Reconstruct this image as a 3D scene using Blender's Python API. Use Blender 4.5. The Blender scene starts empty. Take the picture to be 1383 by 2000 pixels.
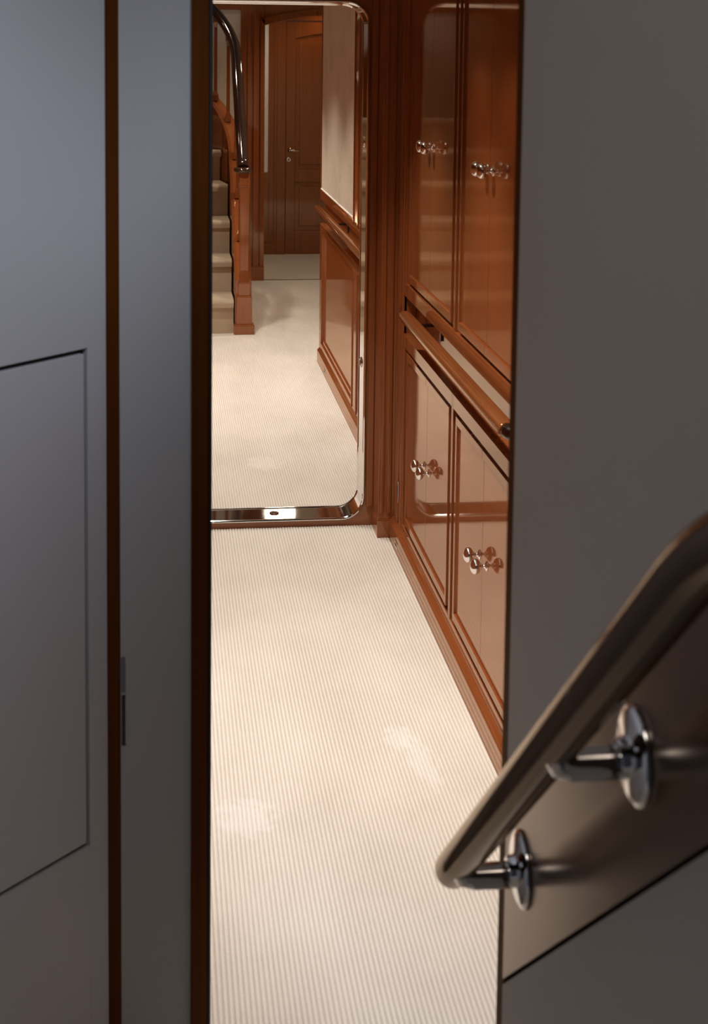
import bpy, bmesh, math, random
from mathutils import Vector, Matrix
random.seed(7)
scn = bpy.context.scene
COL = scn.collection
PI = math.pi

# ------------------------------------------------------------------ materials
def new_mat(name):
    m = bpy.data.materials.new(name); m.use_nodes = True
    nt = m.node_tree
    return m, nt, nt.nodes['Principled BSDF']

def simple(name, col, rough=.5, metal=0., coat=0., spec=.5):
    m, nt, b = new_mat(name)
    b.inputs['Base Color'].default_value = (*col, 1)
    b.inputs['Roughness'].default_value = rough
    b.inputs['Metallic'].default_value = metal
    b.inputs['Specular IOR Level'].default_value = spec
    b.inputs['Coat Weight'].default_value = coat
    b.inputs['Coat Roughness'].default_value = .04
    return m

def wood(name, c1, c2, grain='z', coat=1., coat_r=.06, rough=.45, film=(1., .83, .69)):
    m, nt, b = new_mat(name)
    N, L = nt.nodes, nt.links
    tc = N.new('ShaderNodeTexCoord'); mp = N.new('ShaderNodeMapping')
    s = {'z': (38, 38, 1.3), 'y': (38, 1.3, 38), 'x': (1.3, 38, 38)}[grain]
    mp.inputs['Scale'].default_value = s
    n1 = N.new('ShaderNodeTexNoise'); n1.inputs['Scale'].default_value = 1.6
    n1.inputs['Detail'].default_value = 5; n1.inputs['Roughness'].default_value = .62
    n2 = N.new('ShaderNodeTexNoise'); n2.inputs['Scale'].default_value = .12
    n2.inputs['Detail'].default_value = 2
    mx = N.new('ShaderNodeMath'); mx.operation = 'MULTIPLY_ADD'; mx.inputs[1].default_value = .6
    sc = N.new('ShaderNodeMath'); sc.operation = 'MULTIPLY'; sc.inputs[1].default_value = .42
    cr = N.new('ShaderNodeValToRGB')
    cr.color_ramp.elements[0].position = .32; cr.color_ramp.elements[0].color = (*c1, 1)
    cr.color_ramp.elements[1].position = .68; cr.color_ramp.elements[1].color = (*c2, 1)
    L.new(tc.outputs['Object'], mp.inputs[0]); L.new(mp.outputs[0], n1.inputs[0]); L.new(mp.outputs[0], n2.inputs[0])
    L.new(n2.outputs[0], sc.inputs[0]); L.new(n1.outputs[0], mx.inputs[0]); L.new(sc.outputs[0], mx.inputs[2])
    L.new(mx.outputs[0], cr.inputs[0]); L.new(cr.outputs[0], b.inputs['Base Color'])
    b.inputs['Roughness'].default_value = rough
    b.inputs['Specular IOR Level'].default_value = 0.
    # amber varnish: a glossy film over the timber, weighted by its Fresnel reflectance
    gl = N.new('ShaderNodeBsdfAnisotropic'); gl.distribution = 'GGX'
    gl.inputs['Color'].default_value = (*film, 1); gl.inputs['Roughness'].default_value = coat_r
    fr = N.new('ShaderNodeFresnel'); fr.inputs['IOR'].default_value = 1.78
    fm = N.new('ShaderNodeMath'); fm.operation = 'MULTIPLY'; fm.inputs[1].default_value = coat
    mixs = N.new('ShaderNodeMixShader')
    L.new(fr.outputs[0], fm.inputs[0]); L.new(fm.outputs[0], mixs.inputs[0])
    L.new(b.outputs[0], mixs.inputs[1]); L.new(gl.outputs[0], mixs.inputs[2])
    L.new(mixs.outputs[0], nt.nodes['Material Output'].inputs['Surface'])
    return m

def cloth_paper(name, col, amount=.12, scale=60, rough=.75):
    m, nt, b = new_mat(name)
    N, L = nt.nodes, nt.links
    tc = N.new('ShaderNodeTexCoord')
    n = N.new('ShaderNodeTexNoise'); n.inputs['Scale'].default_value = scale; n.inputs['Detail'].default_value = 6
    n2 = N.new('ShaderNodeTexNoise'); n2.inputs['Scale'].default_value = 4; n2.inputs['Detail'].default_value = 3
    ad = N.new('ShaderNodeMath'); ad.operation = 'ADD'
    cr = N.new('ShaderNodeValToRGB')
    cr.color_ramp.elements[0].position = .7; cr.color_ramp.elements[1].position = 1.3
    cr.color_ramp.elements[0].color = (*[c*(1-amount) for c in col], 1)
    cr.color_ramp.elements[1].color = (*[min(1, c*(1+amount)) for c in col], 1)
    dv = N.new('ShaderNodeMath'); dv.operation = 'MULTIPLY'; dv.inputs[1].default_value = 1.0
    L.new(tc.outputs['Object'], n.inputs[0]); L.new(tc.outputs['Object'], n2.inputs[0])
    L.new(n.outputs[0], ad.inputs[0]); L.new(n2.outputs[0], ad.inputs[1]); L.new(ad.outputs[0], cr.inputs[0])
    L.new(cr.outputs[0], b.inputs['Base Color'])
    bp = N.new('ShaderNodeBump'); bp.inputs['Strength'].default_value = .12; bp.inputs['Distance'].default_value = .002
    L.new(n.outputs[0], bp.inputs['Height']); L.new(bp.outputs[0], b.inputs['Normal'])
    b.inputs['Roughness'].default_value = rough
    b.inputs['Specular IOR Level'].default_value = .2
    return m

def carpet(name, c1, c2, pitch=None, marks=()):
    """cut pile; tone runs light on the rib crests and tan in the troughs, with the rib pitch"""
    m, nt, b = new_mat(name)
    N, L = nt.nodes, nt.links
    tc = N.new('ShaderNodeTexCoord')
    fine = N.new('ShaderNodeTexNoise'); fine.inputs['Scale'].default_value = 420; fine.inputs['Detail'].default_value = 3
    big = N.new('ShaderNodeTexNoise'); big.inputs['Scale'].default_value = 3.2; big.inputs['Detail'].default_value = 4
    mp = N.new('ShaderNodeMapping'); mp.inputs['Scale'].default_value = (1, .55, 1)
    L.new(tc.outputs['Object'], mp.inputs[0]); L.new(mp.outputs[0], big.inputs[0]); L.new(tc.outputs['Object'], fine.inputs[0])
    f = N.new('ShaderNodeMath'); f.operation = 'MULTIPLY_ADD'; f.inputs[1].default_value = .55
    L.new(fine.outputs[0], f.inputs[0])
    g = N.new('ShaderNodeMath'); g.operation = 'MULTIPLY'; g.inputs[1].default_value = .55
    L.new(big.outputs[0], g.inputs[0]); L.new(g.outputs[0], f.inputs[2])
    fac = f.outputs[0]
    if pitch:
        sx = N.new('ShaderNodeSeparateXYZ'); L.new(tc.outputs['Object'], sx.inputs[0])
        q = N.new('ShaderNodeMath'); q.operation = 'MULTIPLY'; q.inputs[1].default_value = 2*PI/pitch
        L.new(sx.outputs[0], q.inputs[0])
        c = N.new('ShaderNodeMath'); c.operation = 'COSINE'; L.new(q.outputs[0], c.inputs[0])
        h = N.new('ShaderNodeMath'); h.operation = 'MULTIPLY_ADD'; h.inputs[1].default_value = -.16  # darker tone in the troughs between ribs
        L.new(c.outputs[0], h.inputs[0]); L.new(fac, h.inputs[2]); fac = h.outputs[0]
    cr = N.new('ShaderNodeValToRGB')
    cr.color_ramp.elements[0].position = .25; cr.color_ramp.elements[0].color = (*c1, 1)
    cr.color_ramp.elements[1].position = .8; cr.color_ramp.elements[1].color = (*c2, 1)
    L.new(fac, cr.inputs[0])
    colr = cr.outputs[0]
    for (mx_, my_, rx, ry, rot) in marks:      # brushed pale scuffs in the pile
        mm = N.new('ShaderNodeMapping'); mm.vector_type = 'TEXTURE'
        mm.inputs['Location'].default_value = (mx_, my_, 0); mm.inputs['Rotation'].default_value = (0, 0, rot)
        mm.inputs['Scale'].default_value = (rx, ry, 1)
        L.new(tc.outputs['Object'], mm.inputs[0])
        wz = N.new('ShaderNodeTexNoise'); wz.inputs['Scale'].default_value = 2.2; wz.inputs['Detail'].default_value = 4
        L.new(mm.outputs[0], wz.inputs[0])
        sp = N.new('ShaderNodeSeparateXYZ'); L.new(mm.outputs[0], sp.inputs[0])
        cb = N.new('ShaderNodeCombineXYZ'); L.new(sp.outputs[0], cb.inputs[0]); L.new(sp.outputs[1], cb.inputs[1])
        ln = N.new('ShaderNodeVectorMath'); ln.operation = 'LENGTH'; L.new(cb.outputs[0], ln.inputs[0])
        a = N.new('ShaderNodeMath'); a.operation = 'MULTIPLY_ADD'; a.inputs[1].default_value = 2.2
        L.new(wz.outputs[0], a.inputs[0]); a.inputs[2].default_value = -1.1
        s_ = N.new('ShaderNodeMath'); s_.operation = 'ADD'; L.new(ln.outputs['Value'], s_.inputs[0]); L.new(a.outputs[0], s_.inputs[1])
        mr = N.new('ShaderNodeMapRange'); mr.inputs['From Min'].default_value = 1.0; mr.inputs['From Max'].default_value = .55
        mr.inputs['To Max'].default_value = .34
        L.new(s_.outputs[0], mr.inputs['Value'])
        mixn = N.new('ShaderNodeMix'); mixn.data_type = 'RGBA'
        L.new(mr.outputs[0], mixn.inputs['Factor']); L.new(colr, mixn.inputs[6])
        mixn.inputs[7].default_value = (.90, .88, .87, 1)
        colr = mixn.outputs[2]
    L.new(colr, b.inputs['Base Color'])
    bp = N.new('ShaderNodeBump'); bp.inputs['Strength'].default_value = .5; bp.inputs['Distance'].default_value = .002
    L.new(fine.outputs[0], bp.inputs['Height']); L.new(bp.outputs[0], b.inputs['Normal'])
    b.inputs['Roughness'].default_value = .95
    b.inputs['Specular IOR Level'].default_value = .05
    b.inputs['Sheen Weight'].default_value = .15
    return m

RIB = .0112
C1, C2 = (.215, .062, .018), (.280, .086, .028)
M = dict(
    wood=wood('varnished_wood', C1, C2, 'z'),
    wood_y=wood('varnished_wood_lengthwise', C1, C2, 'y'),
    wood_x=wood('varnished_wood_across', C1, C2, 'x'),
    rail_wood=wood('handrail_wood', (.12, .036, .012), (.21, .07, .022), 'y'),
    dark_wood=wood('dark_stained_wood', (.020, .008, .006), (.035, .014, .009), 'z', coat_r=.06, film=(1, .95, .9)),
    stair_rail=wood('stair_rail_wood', (.030, .011, .006), (.055, .020, .010), 'y', coat=.8, coat_r=.09, film=(1, .86, .72)),
    post_wood=wood('post_wood', (.06, .015, .002), (.11, .030, .004), 'z', coat=.15, coat_r=.3, rough=.6),
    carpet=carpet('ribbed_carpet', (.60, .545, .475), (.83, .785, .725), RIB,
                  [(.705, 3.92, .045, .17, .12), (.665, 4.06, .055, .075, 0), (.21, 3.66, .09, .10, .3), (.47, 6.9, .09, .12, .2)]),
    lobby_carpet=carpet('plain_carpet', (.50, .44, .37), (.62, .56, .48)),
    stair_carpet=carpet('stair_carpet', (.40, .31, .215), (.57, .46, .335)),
    wallpaper=cloth_paper('beige_wallcovering', (.55, .475, .38)),
    pale=cloth_paper('pale_grey_wallcovering', (.82, .80, .76)),
    ceiling=simple('cream_ceiling', (.72, .66, .56), .6),
    paint=simple('grey_lacquer', (.475, .425, .37), .5, 0, .0, .25),
    band_wood=wood('band_wood', (.045, .017, .008), (.075, .028, .013), 'y', coat_r=.2, film=(1, .9, .82)),
    paint_left=simple('grey_board_lit', (.50, .49, .49), .6, 0, 0, .25),  # lighter grey stands in for the stronger light on the angled panel
    paint_mid=simple('grey_board_dim', (.42, .41, .40), .6, 0, 0, .25),  # darker grey stands in for the weaker light on the narrow panel
    groove=simple('dark_groove_wood', (.035, .016, .010), .7),  # dark brown backing behind the grooves
    chrome=simple('polished_steel', (.80, .79, .78), .05, 1.),
    dark_metal=simple('dark_bronze_metal', (.10, .08, .075), .25, 1.),
    plate=simple('grey_plate', (.16, .16, .165), .45),
    black=simple('black_recess', (.012, .009, .008), .6),
)

# ------------------------------------------------------------------ mesh building
class MB:
    def __init__(s): s.v = []; s.f = []; s.sm = []
    def add(s, vs, fs, smooth=False, T=None):
        o = len(s.v)
        s.v += [tuple(T @ Vector(p)) if T else tuple(p) for p in vs]
        s.f += [tuple(i+o for i in f) for f in fs]; s.sm += [smooth]*len(fs)
        return s
    def box(s, x0, x1, y0, y1, z0, z1, T=None):
        vs = [(x0,y0,z0),(x1,y0,z0),(x1,y1,z0),(x0,y1,z0),(x0,y0,z1),(x1,y0,z1),(x1,y1,z1),(x0,y1,z1)]
        return s.add(vs, [(3,2,1,0),(4,5,6,7),(0,1,5,4),(1,2,6,5),(2,3,7,6),(3,0,4,7)], T=T)
    def prism(s, poly, ax, a, b, T=None, smooth=False):
        """poly: 2D points in the plane normal to axis ax ('x': (y,z), 'y': (x,z), 'z': (x,y)); extruded a..b"""
        n = len(poly)
        def P(p, h): return {'x': (h, p[0], p[1]), 'y': (p[0], h, p[1]), 'z': (p[0], p[1], h)}[ax]
        vs = [P(p, a) for p in poly] + [P(p, b) for p in poly]
        fs = [tuple(range(n)), tuple(range(2*n-1, n-1, -1))]
        s.add(vs, fs, False, T); 
        o = len(s.v)-2*n
        for i in range(n):
            j = (i+1) % n
            s.f.append((o+i, o+j, o+n+j, o+n+i)); s.sm.append(smooth)
        return s
    def tube(s, pts, r, n=16, flat=1.0, caps=True, rs=None):
        """round tube along points; flat scales the height of the section"""
        pts = [Vector(p) for p in pts]; rings = []
        for i, p in enumerate(pts):
            t = (pts[min(i+1, len(pts)-1)] - pts[max(i-1, 0)]).normalized()
            side = t.cross(Vector((0, 0, 1)))
            if side.length < 1e-4: side = Vector((1, 0, 0))
            side.normalize(); up = side.cross(t).normalized()
            rr = rs[i] if rs else r
            rings.append([p + side*rr*math.cos(2*PI*k/n) + up*rr*flat*math.sin(2*PI*k/n) for k in range(n)])
        vs = [q for ring in rings for q in ring]; fs = []
        for i in range(len(rings)-1):
            for k in range(n):
                k2 = (k+1) % n
                fs.append((i*n+k, i*n+k2, (i+1)*n+k2, (i+1)*n+k))
        s.add(vs, fs, True)
        if caps:
            o = len(s.v)-len(vs)
            s.f.append(tuple(o+k for k in range(n-1, -1, -1))); s.sm.append(False)
            s.f.append(tuple(o+(len(rings)-1)*n+k for k in range(n))); s.sm.append(False)
        return s
    def lathe(s, prof, T=None, n=28):
        """prof: (radius, height) pairs about local Z"""
        vs = []; fs = []
        for r, h in prof:
            for k in range(n):
                a = 2*PI*k/n; vs.append((r*math.cos(a), r*math.sin(a), h))
        for i in range(len(prof)-1):
            for k in range(n):
                k2 = (k+1) % n
                fs.append((i*n+k, i*n+k2, (i+1)*n+k2, (i+1)*n+k))
        s.add(vs, fs, True, T)
        o = len(s.v)-len(vs)
        s.f.append(tuple(o+k for k in range(n-1, -1, -1))); s.sm.append(False)
        s.f.append(tuple(o+(len(prof)-1)*n+k for k in range(n))); s.sm.append(False)
        return s
    def sweep(s, path, prof, closed=False, smooth=True):
        """path: list of (origin, u, v) frames; prof: (a,b) -> origin + a*u + b*v ; prof is closed"""
        m = len(prof); vs = []
        for o, u, v in path:
            for a, b in prof: vs.append(tuple(Vector(o) + Vector(u)*a + Vector(v)*b))
        fs = []; n = len(path)
        for i in range(n if closed else n-1):
            i2 = (i+1) % n
            for k in range(m):
                k2 = (k+1) % m
                fs.append((i*m+k, i2*m+k, i2*m+k2, i*m+k2))
        s.add(vs, fs, smooth)
        if not closed:
            o = len(s.v)-len(vs)
            s.f.append(tuple(o+k for k in range(m))); s.sm.append(False)
            s.f.append(tuple(o+(n-1)*m+k for k in range(m-1, -1, -1))); s.sm.append(False)
        return s

def wloc(o):
    l = Vector(o.location)
    while o.parent: o = o.parent; l += Vector(o.location)
    return l

def build(name, mb, mat, parent=None, bevel=0., origin=None, flat_angle=True):
    me = bpy.data.meshes.new(name)
    off = wloc(parent) if parent else None
    if off is None:
        if origin is not None: off = Vector(origin)
        else:
            xs = [p[0] for p in mb.v]; ys = [p[1] for p in mb.v]; zs = [p[2] for p in mb.v]
            off = Vector(((min(xs)+max(xs))/2, (min(ys)+max(ys))/2, min(zs)))
    me.from_pydata([tuple(Vector(p)-off) for p in mb.v], [], mb.f)
    me.polygons.foreach_set('use_smooth', mb.sm)
    bm = bmesh.new(); bm.from_mesh(me); bmesh.ops.recalc_face_normals(bm, faces=bm.faces); bm.to_mesh(me); bm.free()
    me.materials.append(mat)
    o = bpy.data.objects.new(name, me); COL.objects.link(o)
    if parent: o.parent = parent
    else: o.location = off
    if bevel:
        b = o.modifiers.new('edge', 'BEVEL'); b.width = bevel; b.segments = 2; b.limit_method = 'ANGLE'; b.angle_limit = math.radians(50)
    return o

def tag(o, label, cat, group=None, kind=None):
    o['label'] = label; o['category'] = cat
    if group: o['group'] = group
    if kind: o['kind'] = kind
    return o

def thing(name, loc, label, cat, group=None, kind=None):
    o = bpy.data.objects.new(name, None); o.empty_display_size = .05
    COL.objects.link(o); o.location = loc
    return tag(o, label, cat, group, kind)

def struct(name, mb, mat, label, cat, parent=None, bevel=0., origin=None):
    o = build(name, mb, mat, parent, bevel, origin)
    if parent is None: tag(o, label, cat, None, 'structure')
    return o

# ------------------------------------------------------------------ key dimensions (metres; X right, Y along the corridor, Z up)
XF = .914            # face of the cupboards on the right
XD, XP = .9140, .9207    # door rim plane, sunk panel plane
BASE = .896          # front of the skirting
XFF, BASEF = .968, .953  # the same wall beyond the bulkhead
YB0, YB1 = 5.96, 6.10    # the bulkhead
CEIL = 2.28
# ------------------------------------------------------------------ floors
def ribs(mb, x0, x1, yfun):
    k0, k1 = math.ceil(x0/RIB), math.floor(x1/RIB)
    prof = [(-.5, 0), (-.40, .0017), (-.22, .0034), (0, .0040), (.22, .0034), (.40, .0017), (.5, 0)]
    for k in range(k0, k1):
        xc = (k+.5)*RIB; ya, yb = yfun(xc)
        j = random.uniform(-.0015, .0015)
        ys = [ya, ya+.002, ya+.006, ya+.012, yb-.012+j, yb-.006+j, yb-.002+j, yb+j]
        hs = [0, .6, .92, 1, 1, .92, .6, 0]; ws = [.45, .8, .95, 1, 1, .95, .8, .45]
        vs = []; fs = []
        for y, h, w in zip(ys, hs, ws):
            for a, z in prof: vs.append((xc+a*RIB*w, y, z*h))
        m = len(prof)
        for i in range(len(ys)-1):
            for q in range(m-1): fs.append((i*m+q, i*m+q+1, (i+1)*m+q+1, (i+1)*m+q))
        mb.add(vs, fs, True)

mb = MB(); mb.box(-.25, .890, .3, 5.955, -.03, .0)
mb.box(-1.6, -.25, .3, 2.695, -.03, 0)
ribs(mb, -1.6, -.165, lambda x: (.4, min(2.68, 2.70+(x+.098)*1.087-.01)))
ribs(mb, -.16, .897, lambda x: (.4, 5.957 if x < .848 else 5.791))
struct('floor', mb, M['carpet'], 'cream ribbed carpet on the near corridor floor, this side of the steel doorway', 'floor', origin=(0, 0, 0))
mb = MB(); mb.box(-.8, 2.2, 6.105, 12.385, -.03, 0.)
ribs(mb, -.16, 2.15, lambda x: (6.108, 9.94 if x < .47 else 12.383))
struct('floor', mb, M['carpet'], 'cream ribbed carpet beyond the steel doorway, at the foot of the stairs', 'floor', origin=(0, 0, 0))
mb = MB(); mb.box(-.2, 2.4, 12.395, 13.95, -.03, .003)
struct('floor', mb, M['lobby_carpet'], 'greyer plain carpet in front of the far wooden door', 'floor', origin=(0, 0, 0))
mb = MB(); mb.box(.80, 2.0, 12.384, 12.396, -.02, .005)
struct('trim_1', mb, M['dark_wood'], 'thin dark threshold strip across the far archway floor', 'threshold')

# ------------------------------------------------------------------ near right wall
mb = MB(); mb.box(.965, 1.10, 1.97, 5.955, 0, CEIL)
struct('wall_right', mb, M['wood_y'], 'varnished wood wall behind the right hand cupboards and grab rail', 'wall')
def skirting(y0, y1, front, face, z1=.074, z2=.090):
    return MB().prism([(front, .0), (front, z1), (front+.003, z1+.004), (front+.007, z1+.006), (face-.004, z2-.003), (face, z2), (face+.03, z2), (face+.03, 0)], 'y', y0, y1)
struct('baseboard_right', skirting(1.97, 5.79, BASE, XF), M['wood_y'], 'long wooden skirting board under the right hand cupboards', 'skirting board')

def knob(y, z, parent, lab=None):
    T = Matrix.Translation((XP, y, z)) @ Matrix.Rotation(-PI/2, 4, 'Y')
    prof = [(.0005, 0), (.0145, 0), (.0150, .0015), (.0135, .003), (.008, .005), (.0055, .008), (.0048, .012), (.0052, .0155),
            (.009, .0165), (.0095, .0175), (.008, .019)]
    for k in range(13):
        a = -PI/2+.40 + (PI-.40)*k/12
        prof.append((max(.0004, .0225*math.cos(a)), .0335+.0155*math.sin(a)))
    return build('knob', MB().lathe(prof, T, 32), M['chrome'], parent)

def cupboard(label, y0, y1, ya, yb, seam, z0, z1, da, db, rim, kz, kys):
    """y0..y1 the whole unit, ya..yb the door pair, da..db door heights"""
    t = thing('cupboard', ((XF+.02), (y0+y1)/2, z0), label, 'cupboard', 'two door wall cupboards')
    f = MB()
    gs, gb, gt = .042, .015, .013            # reveal around the pair of doors
    f.box(XF, .942, y0, ya-gs, z0, z1).box(XF, .942, yb+gs, y1, z0, z1)
    f.box(XF, .942, ya-gs, yb+gs, z0, da).box(XF, .942, ya-gs, yb+gs, db, z1)
    build('face_frame', f, M['wood'], t, .0012)
    build('carcass', MB().box(.9265, .9275, ya-gs+.0005, yb+gs-.0005, da+.0005, db-.0005).box(.9425, .9645, y0+.0005, y1-.0005, z0, z1), M['wood'], t)
    g = .0012
    for (p, q, stile, ky) in ((ya, seam, 'lo', kys[0]), (seam, yb, 'hi', kys[1])):
        d = MB()
        p2, q2 = p+(g if stile == 'hi' else 0), q-(g if stile == 'lo' else 0); a, b = da+gb, db-gt
        rv = .021
        d.box(XP, .926, p2, q2, a, b)
        d.box(XD, .925, p2, q2, a, a+rim).box(XD, .925, p2, q2, b-rim, b)
        if stile == 'lo': d.box(XD, .925, p2, p2+rv, a+rim, b-rim)
        else: d.box(XD, .925, q2-rv, q2, a+rim, b-rim)
        o = build('door', d, M['wood'], t, .0008)
        knob(ky, kz, o)
    return t
YS = 4.6315
cupboard('lower varnished wood cupboard beside the bulkhead pilaster, below the grab rail', YS, 5.635, 4.688, 5.540, 5.114, .090, .855, .124, .809, .026, .473, (5.058, 5.154))
cupboard('lower varnished wood cupboard below the grab rail, cut off by the dark stair wall', 3.70, YS, 3.786, 4.575, 4.178, .090, .855, .124, .809, .026, .473, (4.115, 4.214))
cupboard('upper varnished wood cupboard beside the bulkhead pilaster, above the grab rail', YS, 5.635, 4.688, 5.540, 5.114, 1.005, CEIL, 1.055, 2.235, .028, 1.6025, (5.070, 5.154))
cupboard('upper varnished wood cupboard above the grab rail, cut off by the dark stair wall', 3.70, YS, 3.786, 4.575, 4.178, 1.005, CEIL, 1.055, 2.235, .028, 1.6025, (4.135, 4.214))
for o in bpy.data.objects:
    pass
# plain wood beyond the cupboards, up to the stairs
mb = MB(); mb.box(XF, .9645, 1.97, 3.699, .09, .855).box(XF, .9645, 1.97, 3.699, 1.005, CEIL)
struct('trim_2', mb, M['wood'], 'plain varnished wood panelling of the right wall hidden behind the dark stair wall', 'panelling')
# upright between cupboards and pilaster
mb = MB(); mb.box(XF+.004, .9645, 5.637, 5.79, .09, CEIL)
mb.box(XF-.002, .93, 5.637, 5.652, .09, CEIL).box(XF-.002, .93, 5.705, 5.725, .09, CEIL).box(XF+.0, .93, 5.75, 5.79, .09, CEIL)
struct('trim_3', mb, M['wood'], 'narrow moulded wood upright between the cupboards and the bulkhead pilaster', 'moulding', bevel=.002)

def steel_plate(y, z, h, label):
    t = thing('latch_plate', (XF+.003, y, z), label, 'latch plate')
    build('plate', MB().box(XF-.004, XF+.004, y-.013, y+.013, z-h/2, z+h/2), M['chrome'], t, .001)
    build('slot', MB().box(XF-.0046, XF-.003, y-.006, y+.006, z-h*.3, z+h*.3), M['black'], t)
steel_plate(5.68, .222, .085, 'small steel latch plate low on the wood upright beside the lower cupboard')
steel_plate(5.68, .935, .04, 'small steel latch plate at the far end of the near grab rail')

def floor_slot(x, y, z, label):
    t = thing('slot_fitting', (x, y, z-.012), label, 'fitting')
    build('plate', MB().box(x-.0022, x+.002, y-.026, y+.026, z-.011, z+.011), M['chrome'], t, .0008)
    build('slot', MB().box(x-.0028, x-.0015, y-.018, y+.018, z-.005, z+.005), M['black'], t)
floor_slot(BASE, 5.60, .036, 'tiny slotted fitting in the near skirting board by the pilaster foot')

# grab rails in the niche
def grab_rail(x, z, ya, yb, label, brackets, xw, metal_end):
    t = thing('grab_rail', (x, (ya+yb)/2, z), label, 'handrail', 'wooden grab rails on the right wall')
    prof = []
    for k in range(20):
        a = 2*PI*k/20; c, s = math.cos(a), math.sin(a)
        prof.append((.0225*math.copysign(abs(c)**.62, c), .0185*math.copysign(abs(s)**.62, s)))
    X, Z = Vector((1, 0, 0)), Vector((0, 0, 1)); path = []
    n = 7; r = .018
    for i in range(n):                                   # rounded near end
        a = PI/2*i/(n-1); k = math.sin(a)*.75+.25
        path.append((Vector((x, ya+r*(1-math.cos(a)), z)), X*k, Z*k))
    for i in range(n):
        a = PI/2*(1-i/(n-1)); k = math.sin(a)*.75+.25
        path.append((Vector((x, yb-r*(1-math.cos(a)), z)), X*k, Z*k))
    build('rail', MB().sweep(path, prof), M['rail_wood'], t)
    for y in brackets:
        b = MB().box(x-.006, xw, y-.006, y+.006, z-.006, z+.006).box(xw-.006, xw, y-.012, y+.012, z-.055, z+.012)
        build('bracket', b, M['dark_metal'], t, .0015)
    if metal_end:
        pts = [(x, ya+.012, z), (x, ya-.012, z), (x+.004, ya-.026, z), (x+.016, ya-.038, z), (x+.035, ya-.042, z), (xw, ya-.042, z)]
        build('end_return', MB().tube(pts, .0195, 18, .95), M['dark_metal'], t)
    return t
grab_rail(.8655, .985, 3.66, 5.30, 'wooden grab rail in the niche between upper and lower cupboards, near side', (5.10,), .965, True)

# ------------------------------------------------------------------ bulkhead with the steel framed doorway
OX0, OX1, OZ0, OZ1, OR = -.04, .808, .038, 2.107, .085
HX0, HX1, HZ0, HZ1, HR = OX0-.012, OX1+.012, OZ0-.012, OZ1+.012, OR+.012
mb = MB()
mb.box(-.30, HX0, YB0, YB1, 0, CEIL).box(HX1, 1.05, YB0, YB1, 0, CEIL)
mb.box(HX0, HX1, YB0, YB1, HZ1, CEIL).box(HX0, HX1, YB0, YB1, 0, HZ0)
for cx, cz, sx, sz in ((HX1, HZ0, -1, 1), (HX1, HZ1, -1, -1), (HX0, HZ0, 1, 1), (HX0, HZ1, 1, -1)):
    poly = [(cx, cz)]
    for k in range(13):
        a = PI/2*k/12
        poly.append((cx+sx*(HR-HR*math.sin(a)), cz+sz*(HR-HR*math.cos(a))))
    mb.prism(poly, 'y', YB0, YB1)
struct('wall_bulkhead', mb, M['wood_x'], 'dark varnished wood bulkhead around the steel framed doorway', 'wall')
t = thing('doorway_frame', ((OX0+OX1)/2, (YB0+YB1)/2, OZ0), 'polished steel doorway frame with rounded corners in the wood bulkhead', 'door frame')
path = []
def corner(cx, cz, a0):
    for k in range(17):
        a = a0 + PI/2*k/16
        n = Vector((math.cos(a), 0, math.sin(a)))
        path.append((Vector((cx, 0, cz))+n*OR, n, Vector((0, 1, 0))))
corner(OX1-OR, OZ1-OR, 0); corner(OX0+OR, OZ1-OR, PI/2); corner(OX0+OR, OZ0+OR, PI); corner(OX1-OR, OZ0+OR, 1.5*PI)
prof = [(.0118, YB0-.002), (.0118, YB0-.008), (.010, YB0-.011), (.006, YB0-.0125), (.002, YB0-.011), (0, YB0-.007), (.0, YB0+.008),
        (.0, YB1-.010), (-.003, YB1-.006), (-.003, YB1), (0, YB1+.004), (.0118, YB1+.004)]
fr = MB().sweep(path, prof, closed=True, smooth=False)
build('frame', fr, M['chrome'], t, .001)
def fitting(T, r, name):
    return build(name, MB().lathe([(r*.35, 0), (r*.35, .002), (r*.5, .004), (r*.75, .0055), (r*.95, .004), (r, 0)], T, 24), M['chrome'], t)
def blackdisc(T, r, par):
    return build('socket', MB().lathe([(r*.45, .0035), (r*.45, .0045)], T, 20), M['black'], par)
T = Matrix.Translation((.457, 6.03, OZ0)); f = fitting(T, .020, 'latch_socket'); blackdisc(T, .020, f)
for z in (.66, 1.56):
    T = Matrix.Translation((OX1, 6.03, z)) @ Matrix.Rotation(-PI/2, 4, 'Y')
    f = fitting(T, .022, 'latch_socket'); blackdisc(T, .022, f)

# pilaster on the right of the doorway
mb = MB()
mb.box(.8485, .944, 5.793, 5.957, 0, .070).box(.850, .944, 5.795, 5.957, .070, .076)
mb.box(.8525, .9645, 5.797, 5.957, .076, CEIL)
mb.box(.8600, .8720, 5.7915, 5.80, .10, CEIL-.05).box(.8900, .9020, 5.7915, 5.80, .10, CEIL-.05)
struct('trim_4', mb, M['wood'], 'wooden pilaster with a plinth right of the steel framed doorway', 'pilaster', bevel=.002)
mb = MB(); mb.box(.826, .8525, 5.948, 5.96, .08, CEIL)
struct('trim_5', mb, M['wood'], 'narrow wood moulding between the steel frame and the pilaster', 'moulding', bevel=.003)

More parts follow.
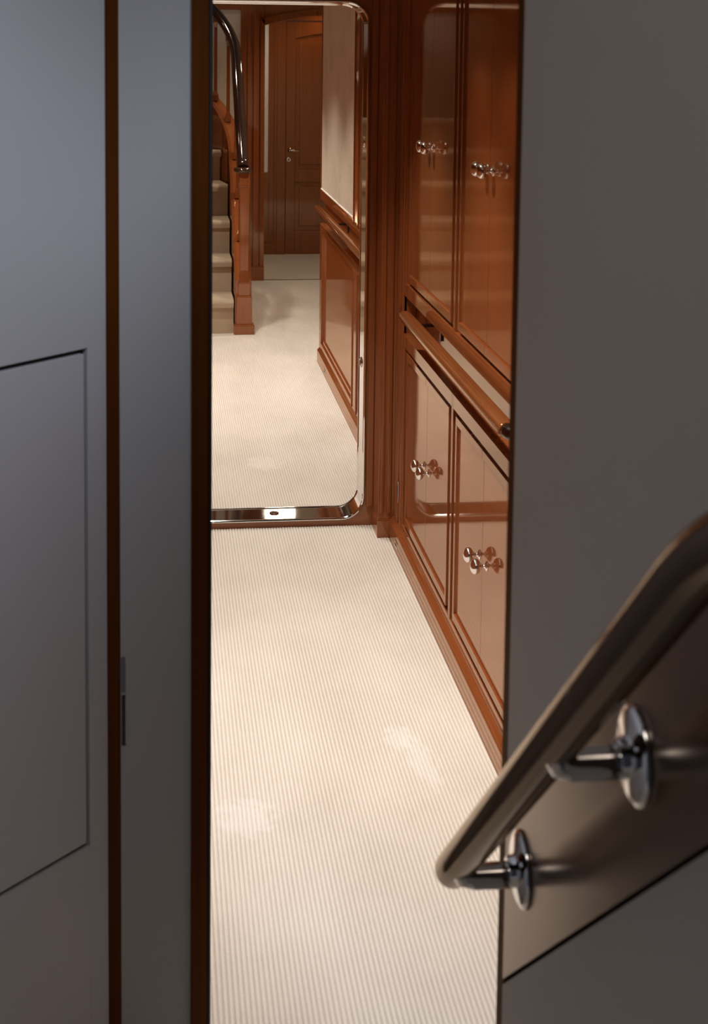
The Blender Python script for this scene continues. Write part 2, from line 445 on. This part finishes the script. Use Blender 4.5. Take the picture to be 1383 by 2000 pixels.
# left wall of the corridor (behind the front panel) and ceilings
mb = MB(); mb.box(-.30, -.17, 2.78, 5.955, 0, CEIL)
struct('wall_left', mb, M['wood'], 'varnished wood left wall of the near corridor, hidden behind the grey panels', 'wall')
mb = MB(); mb.box(-.4, 1.2, 2.78, 5.955, CEIL, CEIL+.1).box(.47, 1.2, 1.97, 2.78, CEIL, CEIL+.1)
struct('ceiling', mb, M['ceiling'], 'cream ceiling of the near corridor', 'ceiling')
mb = MB(); mb.box(-.4, 2.4, 6.10, 10.0, CEIL, CEIL+.1).box(.72, 2.4, 10.0, 12.37, CEIL, CEIL+.1)
struct('ceiling', mb, M['ceiling'], 'cream ceiling beyond the doorway', 'ceiling')

# ------------------------------------------------------------------ right wall beyond the bulkhead
YE = 9.20
w = thing('wall_far_right', (1.0, 7.65, 0), 'panelled right wall beyond the doorway with beige wallcovering above wood', 'wall', None, 'structure')
build('core', MB().box(1.0, 1.12, 6.104, YE, 0, CEIL), M['wood_y'], w)
f = MB()
for z0, z1 in ((.090, .124), (.815, .855), (1.005, 1.066), (2.20, CEIL)):
    f.box(XFF, 1.0, 6.104, YE, z0, z1)
for y0, y1 in ((6.104, 6.16), (7.37, 7.60), (9.10, YE)):
    f.box(XFF, 1.0, y0, y1, .124, .815)
for y0, y1 in ((6.104, 6.16), (7.37, 7.60), (YE-.012, YE)):
    f.box(XFF, 1.0, y0, y1, 1.066, 2.20)
for y in (7.40, 7.572):
    f.box(XFF-.005, XFF+.01, y-.007, y+.007, .10, .81).box(XFF-.005, XFF+.01, y-.007, y+.007, 1.04, 2.24)
build('face_frame', f, M['wood'], w, .0015)
for y0, y1 in ((6.16, 7.37), (7.60, 9.10)):
    p = MB().box(XFF+.0155, 1.0, y0, y1, .124, .815)
    for a in ((y0, y0+.02, .124, .815), (y1-.02, y1, .124, .815), (y0, y1, .124, .15), (y0, y1, .79, .815)):
        p.box(XFF+.008, XFF+.02, *a)
    build('wainscot_panel', p, M['wood'], w, .0008)
for y0, y1 in ((6.16, 7.37), (7.60, YE-.012)):
    o = build('wallcovering', MB().box(XFF+.006, 1.0, y0, y1, 1.066, 2.20), M['wallpaper'], w)
    highlight_bead = MB().box(XFF+.001, XFF+.007, y0, y1, 1.066, 1.072).box(XFF+.001, XFF+.007, y0, y0+.006, 1.066, 2.2)
    if y0 > 7: build('highlight_bead', highlight_bead, M['pale'], o)  # pale colour paints in the highlight along the panel edge
build('skirting', skirting(6.104, 9.165, BASEF, XFF), M['wood_y'], w)
grab_rail(.917, .985, 6.20, 8.86, 'wooden grab rail in the niche beyond the steel doorway', (8.05, 6.75), 1.0, False)
floor_slot(BASEF, 8.72, .032, 'tiny slotted fitting in the skirting board beyond the doorway')
mb = MB(); mb.box(2.1, 2.2, YE, 13.95, 0, CEIL+.1).box(1.0, 2.1, YE-.1, YE-.001, 0, 0.0001)
mb = MB(); mb.box(2.1, 2.2, YE, 13.95, 0, CEIL+.1).box(1.125, 2.1, YE-.10, YE, 0, CEIL)
struct('wall_side', mb, M['wallpaper'], 'beige wall of the wider hall hidden behind the far panelled wall', 'wall')
mb = MB(); mb.box(-.30, -.17, 6.104, 9.9, 0, CEIL).box(-.75, -.65, 9.9, 12.45, 0, 4.2).box(-.65, -.17, 9.85, 9.9, 0, 4.2)
struct('wall_left', mb, M['wood'], 'varnished wood left wall beyond the doorway, hidden beside the stairs', 'wall')

# ------------------------------------------------------------------ far wall with archway
YF = 12.38; AX0, AX1, AZ = .836, 1.80, 2.095
w = thing('wall_far', (.6, YF+.05, 0), 'far wood wall with an arched opening and a beige panel above the stairs', 'wall', None, 'structure')
n = 16; arch = [(AX0 + (AX1-AX0)*k/n, AZ + .085*math.sin(PI*k/n)) for k in range(n+1)]
f = MB()
f.box(AX1, 2.1, YF, YF+.10, 0, 2.4)
f.prism(arch + [(AX1, 2.4), (AX0, 2.4)], 'y', YF, YF+.10)
f.box(.64, AX0, YF, YF+.10, 0, 2.4)
f.box(-.65, .64, YF, YF+.10, 2.215, 2.33)
build('wood_facing', f, M['wood'], w, .002)
build('pilaster', MB().box(.695, .722, YF-.012, YF+.01, .0, 2.2).box(.745, .790, YF-.018, YF+.01, .11, 2.2), M['wood'], w, .003)
build('plinth', MB().box(.700, AX0+.002, YF-.03, YF+.02, 0, .118).box(.705, AX0, YF-.026, YF+.02, .118, .126), M['wood'], w, .003)
arch_o = [(AX0-.035 + (AX1-AX0+.07)*k/n, AZ+.05 + .085*math.sin(PI*k/n)) for k in range(n+1)]
ap = MB()
for k in range(n):
    ap.prism([arch[k], arch[k+1], arch_o[k+1], arch_o[k]], 'y', YF-.02, YF+.03)
ap.box(AX0-.035, AX0, YF-.02, YF+.03, .126, AZ+.05).box(AX1, AX1+.035, YF-.02, YF+.03, 0, AZ+.05)
build('arch_casing', ap, M['wood'], w, .002)
build('wallcovering', MB().box(-.65, .64, YF+.012, YF+.10, 1.02, 2.215), M['wallpaper'], w)
build('upper_wallcovering', MB().box(-.65, 2.1, YF+.012, YF+.10, 2.40, 4.2).box(-.65, .64, YF+.01, YF+.1, 2.33, 2.4), M['wallpaper'], w)
build('wainscot', MB().box(-.65, .64, YF+.004, YF+.10, 0, 1.02), M['wood'], w)

# lobby behind the archway
YD = 13.93
w = thing('wall_lobby', (1.4, YD+.05, 0), 'dim wood end wall around the far door with a narrow pale strip', 'wall', None, 'structure')
build('wood_facing', MB().box(-.2, .90, YD, YD+.12, 0, 2.5).box(.90, 1.135, YD, YD+.12, 0, .764).box(.976, 1.135, YD, YD+.12, .764, 2.135)
      .box(.90, 1.135, YD, YD+.12, 2.135, 2.5).box(1.135, 1.97, YD, YD+.12, 2.16, 2.5).box(1.97, 2.1, YD, YD+.12, 0, 2.5), M['wood'], w, .002)
build('pale_strip', MB().box(.90, .976, YD+.006, YD+.1, .764, 2.135), M['pale'], w)
build('wainscot_panel', MB().box(.86, .985, YD-.01, YD+.01, .12, .70), M['wood'], w, .006)
build('casing', MB().box(1.055, 1.135, YD-.03, YD+.02, 0, 2.16).box(1.03, 1.06, YD-.018, YD+.02, 0, 2.16).box(.80, 1.06, YD-.022, YD+.02, 0, .10)
      .box(1.055, 2.0, YD-.03, YD+.02, 2.16, 2.235), M['wood'], w, .004)
mb = MB(); mb.box(.70, .80, YF+.10, YD, 0, 2.4).box(.70, 2.1, YF+.1, YD+.1, 2.40, 2.5)
struct('ceiling', MB().box(.70, 2.1, YF+.1, YD, 2.305, 2.5), M['ceiling'], 'low lobby ceiling before the far door', 'ceiling')
struct('wall_lobby_side', MB().box(.70, .80, YF+.101, YD-.001, 0, 2.30), M['pale'], 'pale side wall of the dim lobby behind the arch', 'wall')
# far door
d = thing('door_1', (1.55, YD, 0), 'far wooden door with two sunk panels and a steel lever handle', 'door', None, 'structure')
DX0, DX1 = 1.137, 1.968
def rail(mb, x0, x1, z0, z1): mb.box(x0, x1, YD-.012, YD+.03, z0, z1)
f = MB()
rail(f, DX0, 1.225, .004, 2.155); rail(f, 1.88, DX1, .004, 2.155)
rail(f, 1.225, 1.88, .004, .225); rail(f, 1.225, 1.88, .675, .795)
top = [(1.225 + .655*k/12, 2.00 + .045*math.sin(PI*k/12)) for k in range(13)]
f.prism(top + [(1.88, 2.155), (1.225, 2.155)], 'y', YD-.012, YD+.03)
build('leaf_frame', f, M['wood'], d, .004)
build('panel', MB().box(1.22, 1.885, YD+.008, YD+.03, .22, .68).box(1.265, 1.84, YD-.002, YD+.02, .265, .635), M['wood'], d, .006)
build('panel', MB().box(1.22, 1.885, YD+.008, YD+.03, .79, 2.06).box(1.265, 1.84, YD-.002, YD+.02, .835, 1.97), M['wood'], d, .006)
h = MB()
T = Matrix.Translation((1.178, YD-.012, .972)) @ Matrix.Rotation(PI/2, 4, 'X')
h.lathe([(.024, 0), (.024, .006), (.010, .009), (.010, .045)], T, 20)
h.tube([(1.176, YD-.057, .972), (1.19, YD-.060, .972), (1.22, YD-.058, .968), (1.262, YD-.055, .966)], .010, 12)
build('lever_handle', h, M['chrome'], d)
T = Matrix.Translation((1.166, YD-.012, .882)) @ Matrix.Rotation(PI/2, 4, 'X')
e = build('escutcheon', MB().lathe([(.023, 0), (.023, .005), (.017, .007)], T, 20), M['chrome'], d)
build('keyhole', MB().box(1.161, 1.171, YD-.0205, YD-.018, .870, .894), M['black'], e)

# ------------------------------------------------------------------ staircase beyond the doorway
st = thing('staircase', (.2, 10.6, 0), 'carpeted curved staircase with wooden newel post and dark handrail beyond the doorway', 'staircase')
CXs, CYs, RS = -.21, 11.15, .75          # the turn of the stair (centre line of the kerb)
def path_pt(s, off=0.):
    """s metres along the kerb centre line from the newel (Y = 10.10)"""
    if s <= 1.05: return Vector((CXs+RS+off, 10.10+s, 0)), Vector((1, 0, 0))
    a = (s-1.05)/RS
    n = Vector((math.cos(a), math.sin(a), 0))
    return Vector((CXs, CYs, 0)) + n*(RS+off), n
def kerb_z(s): return .355 + .765*s
RISE, RUN, Y0 = .23, .325, 10.07
for k in range(6):
    y0 = Y0 + RUN*k; y1 = y0 + RUN + .03 if k < 5 else 11.75
    zt = RISE*(k+1); xr = .482
    def xe(y):
        if y <= CYs: return xr
        r = RS-.058; q = r*r-(y-CYs)**2
        return CXs + math.sqrt(max(q, .0004))
    s_ = MB()
    nose = []
    zb, zz, ro = zt-.055, zt, .024
    prof = [(y1, RISE*k*0+max(0., zt-RISE-.0)), (y0+.028, max(0., zt-RISE)), (y0+.028, zb)]
    prof += [(y0+.012, zb), (y0+.003, zb+.006)]
    for q in range(7):
        a = PI - (PI/2)*q/6
        prof.append((y0+ro+ro*math.cos(a), zt-ro+ro*math.sin(a)))
    prof.append((y1, zt))
    ys = [y for y, z in prof]
    # cross sections from left (straight) to right (following the turn)
    vs = []
    for y, z in prof: vs.append((-.64, y, z))
    for y, z in prof: vs.append((xe(y), y, z))
    m = len(prof)
    fs = [tuple(range(m)), tuple(range(2*m-1, m-1, -1))] + [(i, (i+1) % m, m+(i+1) % m, m+i) for i in range(m)]
    s_.add(vs, fs, False)
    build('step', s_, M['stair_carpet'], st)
# kerb / stringer with solid side down to the floor
path = []; zs = []
S = [i*.05 for i in range(0, 43)]
kb = MB(); n = len(S); vs = []
for s in S:
    p, nn = path_pt(s); z = kerb_z(s)
    for off, zz in ((-.05, 0), (-.05, z), (-.03, z+.012), (.045, z+.012), (.062, z), (.062, 0)):
        q = p + nn*off; vs.append((q.x, q.y, zz))
fs = []
for i in range(n-1):
    for k in range(6):
        k2 = (k+1) % 6; fs.append((i*6+k, (i+1)*6+k, (i+1)*6+k2, i*6+k2))
fs += [tuple(range(6)), tuple((n-1)*6+k for k in range(5, -1, -1))]
kb.add(vs, fs, False)
build('stringer', kb, M['wood'], st, .003)
# newel post
NX, NY = .551, 10.10
nw = MB()
def sq(mb, z0, z1, w0, w1, x=NX, y=NY, d0=None, d1=None):
    a, b = w0/2, w1/2
    vs = [(x-a, y-a, z0), (x+a, y-a, z0), (x+a, y+a, z0), (x-a, y+a, z0), (x-b, y-b, z1), (x+b, y-b, z1), (x+b, y+b, z1), (x-b, y+b, z1)]
    mb.add(vs, [(3,2,1,0),(4,5,6,7),(0,1,5,4),(1,2,6,5),(2,3,7,6),(3,0,4,7)])
sq(nw, 0, .062, .138, .138); sq(nw, .062, .070, .132, .118); sq(nw, .070, .255, .108, .102)
sq(nw, .255, .262, .102, .084); sq(nw, .262, .345, .080, .080); sq(nw, .345, .352, .076, .070)
sq(nw, .352, .43, .068, .056); sq(nw, .43, .99, .056, .066); sq(nw, .99, 1.0, .070, .070); sq(nw, 1.0, 1.09, .072, .070)
npost = build('newel_post', nw, M['wood'], st, .003)
build('cap', MB().lathe([(.036, 1.085), (.050, 1.090), (.060, 1.098), (.062, 1.108), (.058, 1.118), (.044, 1.124), (.03, 1.126)],
      Matrix.Translation((NX-.012, NY, 0)), 28), M['dark_wood'], npost)
# handrail
hp = [Vector((NX-.008, NY, 1.118))]
for i in range(1, 43):
    s = .05*i; p, nn = path_pt(s, .0)
    hp.append(Vector((p.x + .004, p.y, 1.118 + .705*s)))
def smooth_pts(p, it=2):
    for _ in range(it):
        p = [p[0]] + [(p[i-1]+p[i]*2+p[i+1])/4 for i in range(1, len(p)-1)] + [p[-1]]
    return p
build('handrail', MB().tube(smooth_pts(hp), .040, 24, .85), M['dark_wood'], st)
# balusters, one per step
for s in (.30, .64, .97, 1.305, 1.50, 1.85):
    p, nn = path_pt(s); z0 = kerb_z(s)+.008; z1 = 1.118+.705*s-.02
    b = MB()
    sq(b, z0, z0+.045, .046, .046, p.x, p.y); sq(b, z0+.045, z0+.075, .040, .026, p.x, p.y)
    sq(b, z0+.075, z1-.09, .026, .024, p.x, p.y); sq(b, z1-.09, z1-.05, .024, .040, p.x, p.y); sq(b, z1-.05, z1, .042, .042, p.x, p.y)
    build('baluster', b, M['wood'], st, .002)

# ------------------------------------------------------------------ dark foreground: grey panels on the left
TH = math.radians(42.6); E0 = Vector((-.098, 2.70, 0)); dd = Vector((math.sin(TH), math.cos(TH), 0)); nn_ = Vector((math.cos(TH), -math.sin(TH), 0))
TL = Matrix(((-dd.x, nn_.x, 0, E0.x), (-dd.y, nn_.y, 0, E0.y), (0, 0, 1, 0), (0, 0, 0, 1)))   # local x runs to the left along the panel, y = outward
w = thing('wall_front_left', E0, 'tall angled grey panel with a dark grooved rectangle, far left', 'wall', None, 'structure')
p = MB(); t0, t1, z0, z1, g = .046, .95, .493, 1.412, .009
p.box(0, t0, -.012, 0, 0, 2.6, TL).box(t1, 2.6, -.012, 0, 0, 2.6, TL).box(t0, t1, -.012, 0, 0, z0, TL).box(t0, t1, -.012, 0, z1, 2.6, TL)
build('surround', p, M['paint_left'], w, .001)
build('panel', MB().box(t0+g, t1-g, -.012, 0, z0+g, z1-g, TL), M['paint_left'], w, .001)
build('backing', MB().box(0, 2.6, -.04, -.0115, 0, 2.6, TL), M['groove'], w)
mb = MB(); mb.box(-.0985, -.0745, 2.700, 2.75, 0, 2.6)
struct('trim_6', mb, M['post_wood'], 'narrow brown wood post between the two grey panels', 'post', bevel=.002)
mb = MB(); mb.box(-.0745, .0535, 2.70, 2.78, 0, 2.6)
struct('wall_front', mb, M['paint_mid'], 'narrow upright grey panel between the two brown posts', 'wall')
mb = MB(); mb.box(.0535, .0835, 2.690, 2.78, 0, 2.6)
tr7 = struct('trim_7', mb, M['post_wood'], 'brown wood door post at the left edge of the bright corridor', 'post', bevel=.002)
build('black_edge_strip', MB().box(.0835, .0905, 2.694, 2.775, 0, 2.6), M['black'], tr7, .002)  # black strip for the near-black right side of the post
t = thing('strike_plate', (-.067, 2.70, .66), 'thin bright edged metal strike plate on the narrow grey panel beside the brown post', 'strike plate')
build('plate', MB().box(-.0725, -.0655, 2.697, 2.7005, .665, .760), M['dark_metal'], t)
build('bright_edge', MB().box(-.0655, -.0643, 2.6955, 2.7005, .668, .758), M['chrome'], t)
mb = MB(); mb.box(-.0735, -.0655, 2.698, 2.7005, .766, .832)
tag(build('cover_plate', mb, M['plate'], bevel=.0005), 'small dark grey cover plate just above the thin strike plate', 'cover plate')

mb = MB(); mb.box(-2.2, 1.2, 1.30, 2.78, 2.98, 3.10)  # unseen slab added to keep light off the tops of the grey panels
struct('ceiling', mb, M['ceiling'], 'unseen light-blocking slab added over the foot of the dark stairs', 'ceiling')
# ------------------------------------------------------------------ dark foreground: stair wall and its handrail on the right
XW = .46; YE2 = 1.905
sl = math.tan(math.radians(39.2)); gz = lambda y: .691 + (1.894-y)*sl
w = thing('wall_stair', (XW+.03, .7, 0), 'dark grey stair wall on the right with a sloping glossy wood board and groove', 'wall', None, 'structure')
ya = -.6
bz = lambda y: .940 + (1.894-y)*math.tan(math.radians(39.6))
build('upper_panel', MB().prism([(YE2, bz(YE2)+.002), (YE2, 2.25), (ya, 2.25), (ya, bz(ya)+.002)], 'x', XW, XW+.02), M['paint'], w, .0012)
build('sloping_board', MB().prism([(YE2, gz(YE2)+.0035), (YE2, bz(YE2)-.002), (ya, bz(ya)-.002), (ya, gz(ya)+.0035)], 'x', XW, XW+.02), M['band_wood'], w, .0012)
build('lower_panel', MB().prism([(YE2, 0), (YE2, gz(YE2)-.0035), (ya, gz(ya)-.0035), (ya, 0)], 'x', XW, XW+.02), M['paint'], w, .0012)
build('backing', MB().box(XW+.018, XW+.05, ya, YE2, 0, 2.25), M['groove'], w)
build('end_trim', MB().box(XW+.002, XW+.06, YE2, YE2+.045, 0, CEIL), M['post_wood'], w, .004)
hr = thing('stair_handrail', (.40, 1.45, 1.2), 'sloping dark wood stair handrail on steel brackets, lower right', 'handrail')
XR = .380
Z_ = lambda y: 1.030 + (1.674-y)*math.tan(math.radians(39.9))
def seg(y0, y1, cap0=False):
    pts = [(XR, y0+(y1-y0)*i/12, Z_(y0+(y1-y0)*i/12)) for i in range(13)]; rs = [.0242]*13
    if cap0:
        d = Vector((0, -math.cos(math.radians(39.9)), math.sin(math.radians(39.9))))
        b = Vector(pts[0]); head = []
        for q in range(6):
            a = PI/2*q/5; head.append((tuple(b - d*.010*math.cos(a)), .0242*(.72+.28*math.sin(a))))
        pts = [h[0] for h in head] + pts[1:]; rs = [h[1] for h in head] + rs[1:]
    return MB().tube(pts, .0242, 28, 1, True, rs)
A39 = math.radians(39.9); dirv = Vector((0, -math.cos(A39), math.sin(A39)))
pts = [Vector((XR, 1.862 - .832*i/16, Z_(1.862 - .832*i/16))) for i in range(17)]; rs = [.0242]*17
head = []
for q in range(6):
    a = PI/2*q/5; head.append((pts[0] - dirv*.010*math.cos(a), .0242*(.72+.28*math.sin(a))))
pts = [h[0] for h in head] + pts[1:]; rs = [h[1] for h in head] + rs[1:]
for i in range(1, 16):
    a = A39 - math.radians(24)*min(1, i/8)
    pts.append(pts[-1] + Vector((0, -.03*math.cos(a), .03*math.sin(a)))); rs.append(.0242)
rl = build('rail', MB().tube(pts, .0242, 32, 1, True, rs), M['stair_rail'], hr)
for y in (1.2545,):
    build('joint', MB().tube([(XR, y, Z_(y)), (XR, y-.0022, Z_(y-.0022))], .02435, 32, 1, False), M['dark_metal'], rl)
def bracket(y, z):
    b = MB()
    dx = XW-XR
    yy = y
    zc = z
    # arm from wall to below the rail, then up into it
    rz = Z_(yy)
    zd = zc-.006
    pts = [(XW-.001, yy, zd), (XW-.03, yy, zd), (XR+.018, yy, zd), (XR+.005, yy, zd+.004), (XR, yy, zd+.014), (XR, yy, max(rz-.018, zd+.02))]
    b.tube(pts, .0168, 20)
    o = build('bracket', b, M['chrome'], hr)
    T = Matrix.Translation((XW, yy, zc)) @ Matrix.Rotation(-PI/2, 4, 'Y')
    fl = MB().lathe([(.048, 0), (.049, .002), (.047, .005), (.040, .008), (.022, .0095), (.019, .011), (.0185, .018), (.016, .020)], T, 40)
    f = build('flange', fl, M['chrome'], o)
    for dz in (-.034, .034):
        T2 = Matrix.Translation((XW-.008, yy, zc+dz)) @ Matrix.Rotation(-PI/2, 4, 'Y')
        fl2 = MB().lathe([(.006, 0), (.006, .001), (.003, .003)], T2, 14)
bracket(1.372, 1.262)
bracket(1.812, .896)

# ------------------------------------------------------------------ lights: ceiling downlights and daylight coming down the stairs, plus a lobby panel and added fills
def spot(x, y, z, e, col, size=150, blend=.8, r=.035, aim=None):
    l = bpy.data.lights.new('downlight_or_fill', 'SPOT'); l.energy = e; l.color = col
    l.spot_size = math.radians(size); l.spot_blend = blend; l.shadow_soft_size = r
    o = bpy.data.objects.new('downlight_or_fill', l); COL.objects.link(o); o.location = (x, y, z)
    return o
WARM = (1.0, .83, .66); WH = (1., .93, .83)
for y in (3.30, 4.20, 5.10): spot(.38, y, CEIL-.02, 96, WH, 92, 1.)
for y in (6.75, 7.65, 8.55, 9.45): spot(.26, y, CEIL-.02, 82, WH, 104, 1.)
spot(1.25, 10.3, CEIL-.02, 42, WARM); spot(1.2, 11.7, CEIL-.02, 18, WARM)
spot(.12, 11.0, 3.9, 70, WARM, 46, .9); spot(-.1, 11.75, 4.0, 28, WARM, 120, .9)  # the second, wide spot is a fill added to brighten the stair wallcovering
spot(1.45, 13.74, 2.29, 2.6, (1., .62, .25))
def area(loc, target, e, col, sx, sy):
    l = bpy.data.lights.new('area_light', 'AREA'); l.energy = e; l.color = col; l.shape = 'RECTANGLE'; l.size = sx; l.size_y = sy
    o = bpy.data.objects.new('area_light', l); COL.objects.link(o); o.location = loc
    o.rotation_euler = (Vector(target)-Vector(loc)).to_track_quat('-Z', 'Y').to_euler()
area((1.05, 13.17, 2.30), (1.05, 13.17, 0), 2.7, (1., .86, .70), .25, .16)  # lobby ceiling light panel, mirrored in the steel sill
area((1.5, -1.0, 4.5), (-.2, 2.7, 1.5), 125, (.73, .81, 1.0), 1.4, 1.0)
area((-.25, .5, 3.5), (.35, 1.2, 1.2), 8, (1., .90, .82), .8, .6)  # warm fill added for the stair wall, no source of its own

wd = bpy.data.worlds.new('World'); scn.world = wd; wd.use_nodes = True
wd.node_tree.nodes['Background'].inputs[0].default_value = (.55, .62, .75, 1)
wd.node_tree.nodes['Background'].inputs[1].default_value = .03

# ------------------------------------------------------------------ camera
F = 2960.; CXP, YP = 691.5, 380.
cam = bpy.data.cameras.new('Camera'); co = bpy.data.objects.new('Camera', cam); COL.objects.link(co)
R = ((0.992014835, -0.000600515728, 0.126119808), (-0.125554724, -0.0993766475, 0.987096902), (0.0119405965, -0.995049708, -0.0986585062))
rot = Matrix(((R[0][0], -R[0][1], -R[0][2]), (R[1][0], -R[1][1], -R[1][2]), (R[2][0], -R[2][1], -R[2][2])))
co.matrix_world = Matrix.Translation((0, 0, 1.95)) @ rot.to_4x4()
cam.sensor_fit = 'AUTO'; cam.sensor_width = 36.; cam.lens = F/2000*36.
cam.shift_x = 0.; cam.shift_y = -(1000-YP)/2000
cam.clip_start = .05
cam.dof.use_dof = True; cam.dof.focus_distance = 6.5; cam.dof.aperture_fstop = 8
scn.camera = co

scn.view_settings.view_transform = 'Standard'; scn.view_settings.look = 'None'
scn.view_settings.exposure = 0.; scn.view_settings.gamma = 1.; scn.view_settings.use_curve_mapping = False
scn.cycles.max_bounces = 10; scn.cycles.glossy_bounces = 6; scn.cycles.diffuse_bounces = 5
scn.cycles.use_denoising = True
